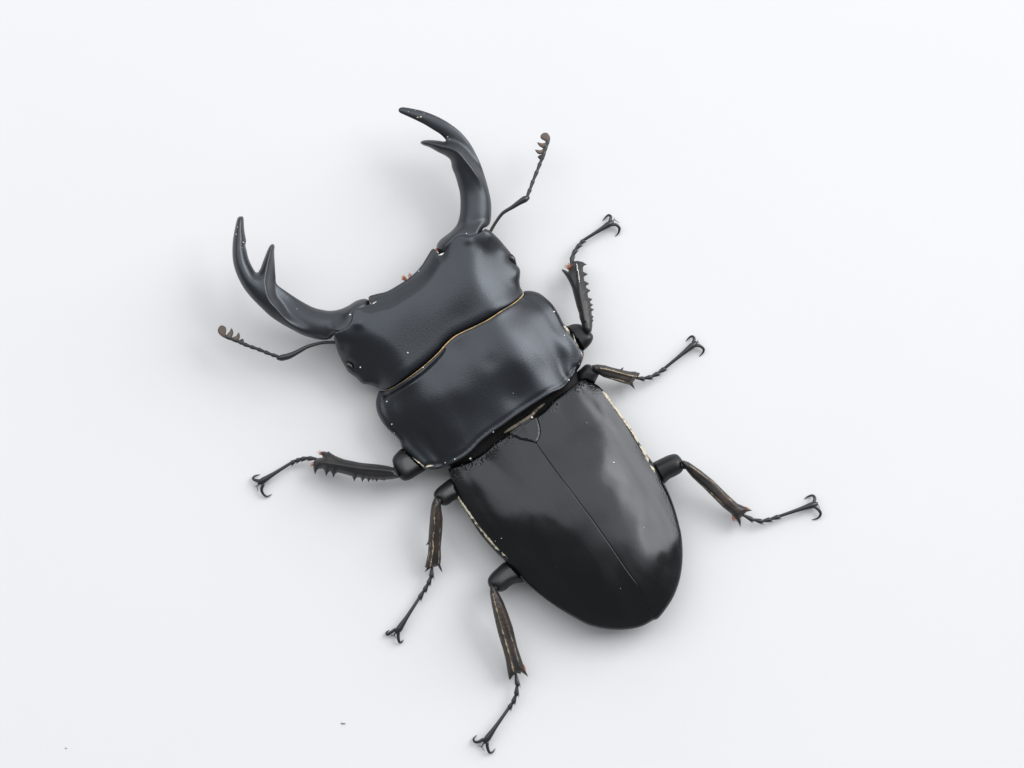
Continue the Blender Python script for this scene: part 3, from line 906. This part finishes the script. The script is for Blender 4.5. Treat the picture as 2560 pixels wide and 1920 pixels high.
# --- golden fringe along the back of the head, bristles round the mouth
fr = smooth_line([(x, y, 0, 1.6) for x, y in PRO_FRONT[1:-1]], 2)
fr[:, 2] = [max(top_at([PRON], v[:2]), top_at([HEAD], v[:2])) + .05 for v in fr]
fr[:, 3] = np.interp(fr[:, 0], [950, 1080, 1120, 1180, 1300], [.5, .8, 1.7, 1.3, 1.2]) * RNG.uniform(.7, 1.25, len(fr))
h = tube_raw('hair_fringe', fr, 'gold', head, 6, .6)
tuft(head, 1012, 698, top_at([HEAD], (1014, 700)) + .1, -.3, -1, 22, 9, 1.0)
tuft(head, 1025, 690, top_at([HEAD], (1025, 692)), -.3, -1, 12, 6, 1.0)
tuft(head, 922, 751, 6.1, -.3, .9, 12, 8, .7)
tuft(head, 1092, 624, 6.2, .3, .9, 14, 9, .7)

# --- dirt caught in the seams
def crust(parent, pl_, pts, r, mat_='cream', lift=.03):
    p = smooth_line([(x, y, 0, r) for x, y in pts], 1.6)
    p[:, 2] = [top_at(pl_, v[:2]) + lift for v in p]
    p[:, 0] += RNG.normal(0, .3, len(p))
    p[:, 1] += RNG.normal(0, .3, len(p))
    ends = np.minimum(1, np.minimum(np.arange(len(p)), np.arange(len(p))[::-1]) / 5)
    p[:, 3] = np.maximum(.3, p[:, 3] * RNG.uniform(.65, 1.25, len(p)) * ends)
    return tube_raw('dirt_crust', p, mat_, parent, 8, .22)


crust(ELYR[0], [ELYR], [(1505, 977), (1526, 1006), (1549, 1038), (1577, 1078), (1596, 1109)], 4.2)
crust(ELYR[0], [ELYR], [(1598, 1113), (1608, 1130), (1616, 1146), (1621, 1156)], 4.4)
crust(ELYR[0], [ELYR], [(1625, 1162), (1631, 1172), (1638, 1182)], 3.6)
crust(ELYL[0], [ELYL], [(1144, 1234), (1152, 1250), (1166.5, 1272), (1189, 1305), (1214, 1336), (1234, 1360), (1248, 1376)], 4.2, 'beige')
crust(ELYL[0], [ELYL], [(1251, 1379), (1262, 1388), (1269, 1396)], 4.0, 'beige')
crust(pron, [PRON], [(1406.5, 812), (1411, 818), (1416, 824), (1424, 835)], 4.2)
crust(pron, [PRON], [(1431, 831), (1434, 840), (1436, 848), (1441, 860), (1448, 871)], 2.0)
crust(pron, [PRON], [(1452, 877), (1454, 886), (1452, 898)], 2.2)
crust(pron, [PRON], [(1449, 906), (1445.5, 914)], 2.6)
crust(pron, [PRON], [(1031, 1143), (1042, 1151), (1052, 1160), (1062, 1168)], 2.2)
crust(pron, [PRON], [(1062, 1168), (1072, 1165), (1084, 1163)], 2.6)
crust(head, [HEAD], [(930, 760), (935, 757.5), (941, 753)], 2.2, 'chalk')
crust(head, [HEAD], [(1096, 637), (1102, 637), (1110, 631)], 3.2, 'chalk')
crust(head, [HEAD], [(1045, 679), (1049, 676)], 2.6, 'chalk')

# --- single specks of dust, each lying on the plate under it
def speck(parent, pl_, x, y, r=2.6, mat_='chalk'):
    z = top_at(pl_, (x, y))
    r *= .8
    n = 7
    c = P([(x, y)], z)[0]
    V = [c + np.array([0, 0, r * PX * .9])]
    F = []
    for ring, (rr, hh) in enumerate(((.75, .6), (1.0, 0.0), (.7, -.5))):
        for j in range(n):
            a = 2 * math.pi * (j + ring * .5) / n
            k = rr * r * PX * random.uniform(.75, 1.2)
            V.append(c + np.array([math.cos(a) * k, math.sin(a) * k * .9, hh * r * PX]))
    for j in range(n):
        j2 = (j + 1) % n
        F.append((0, 1 + j, 1 + j2))
        for ring in (0, 1):
            b0, b1 = 1 + ring * n, 1 + (ring + 1) * n
            F.append((b0 + j, b1 + j, b1 + j2, b0 + j2))
    F.append(tuple(1 + 2 * n + j for j in range(n))[::-1])
    obj('dust_speck', V, F, mat_, parent, origin=c)


for x, y, r in ((875, 787, 3.2), (1019.5, 882, 2.8), (901, 918.5, 2.8), (1166, 584, 2.2)):
    speck(head, [HEAD], x, y, r)
for x, y, r in ((1058, 919, 2.4), (967, 1004, 2.8), (979.5, 1060.5, 2.2), (986, 1082, 2.4), (1422, 950, 2.8), (1384.5, 779.5, 3.4), (1411, 838.5, 2.4), (1137, 1148, 2.3),
                (1113, 1157, 2.4), (1233, 1080, 2.3), (1012, 1130, 2.4), (1283, 983, 1.2)):
    speck(pron, [PRON], x, y, r)
for x, y, r in ((1329.5, 1043.5, 3.6),):
    speck(SCUT[0], [SCUT], x, y, r)
for x, y, r in ((1534, 1156.5, 3.0), (1467, 1057, 1.2), (1610, 1318, 1.3)):
    speck(ELYR[0], [ELYR], x, y, r)
for x, y, r in ((1175.5, 1146.5, 3.8), (1253.5, 1346, 1.4), (1392, 1417, 1.2), (1551, 1471, 1.2), (1238, 1353, 1.3)):
    speck(ELYL[0], [ELYL], x, y, r)
for x, y, r in ((1052, 292.5, 3.4), (1044, 293.5, 2.6), (1119, 342, 2.2), (1131, 314, 1.2), (1038, 276, 1.2), (1060, 284.5, 1.2), (1124, 349, 1.3), (1021, 279, 1.1)):
    speck(MANR[0], [MANR], x, y, r, 'cream' if r > 2 else 'chalk')
for x, y, r in ((590.5, 586, 2.2), (594, 568, 1.5), (608, 606, 2.4), (605, 620, 1.4), (742, 772.5, 1.3)):
    speck(MANL[0], [MANL], x, y, r)

# --- two bits of lint on the table
def lint(x, y, pts, label):
    o = tube('lint', [(x + a, y + b, .08, r) for a, b, r in pts], 'lint', None, 6, 1)
    o['label'] = label
    o['category'] = 'lint'


lint(858, 1809, [(-5, -2, .8), (-1, 1, 1.1), (2, -1, 1.0), (5, 1, .7)], 'tiny dark curl of lint on tabletop below the beetle')
lint(165, 1870, [(-2, 0, .6), (0, 1, .8), (2, 0, .6)], 'faint grey speck of lint on bare tabletop away from beetle')
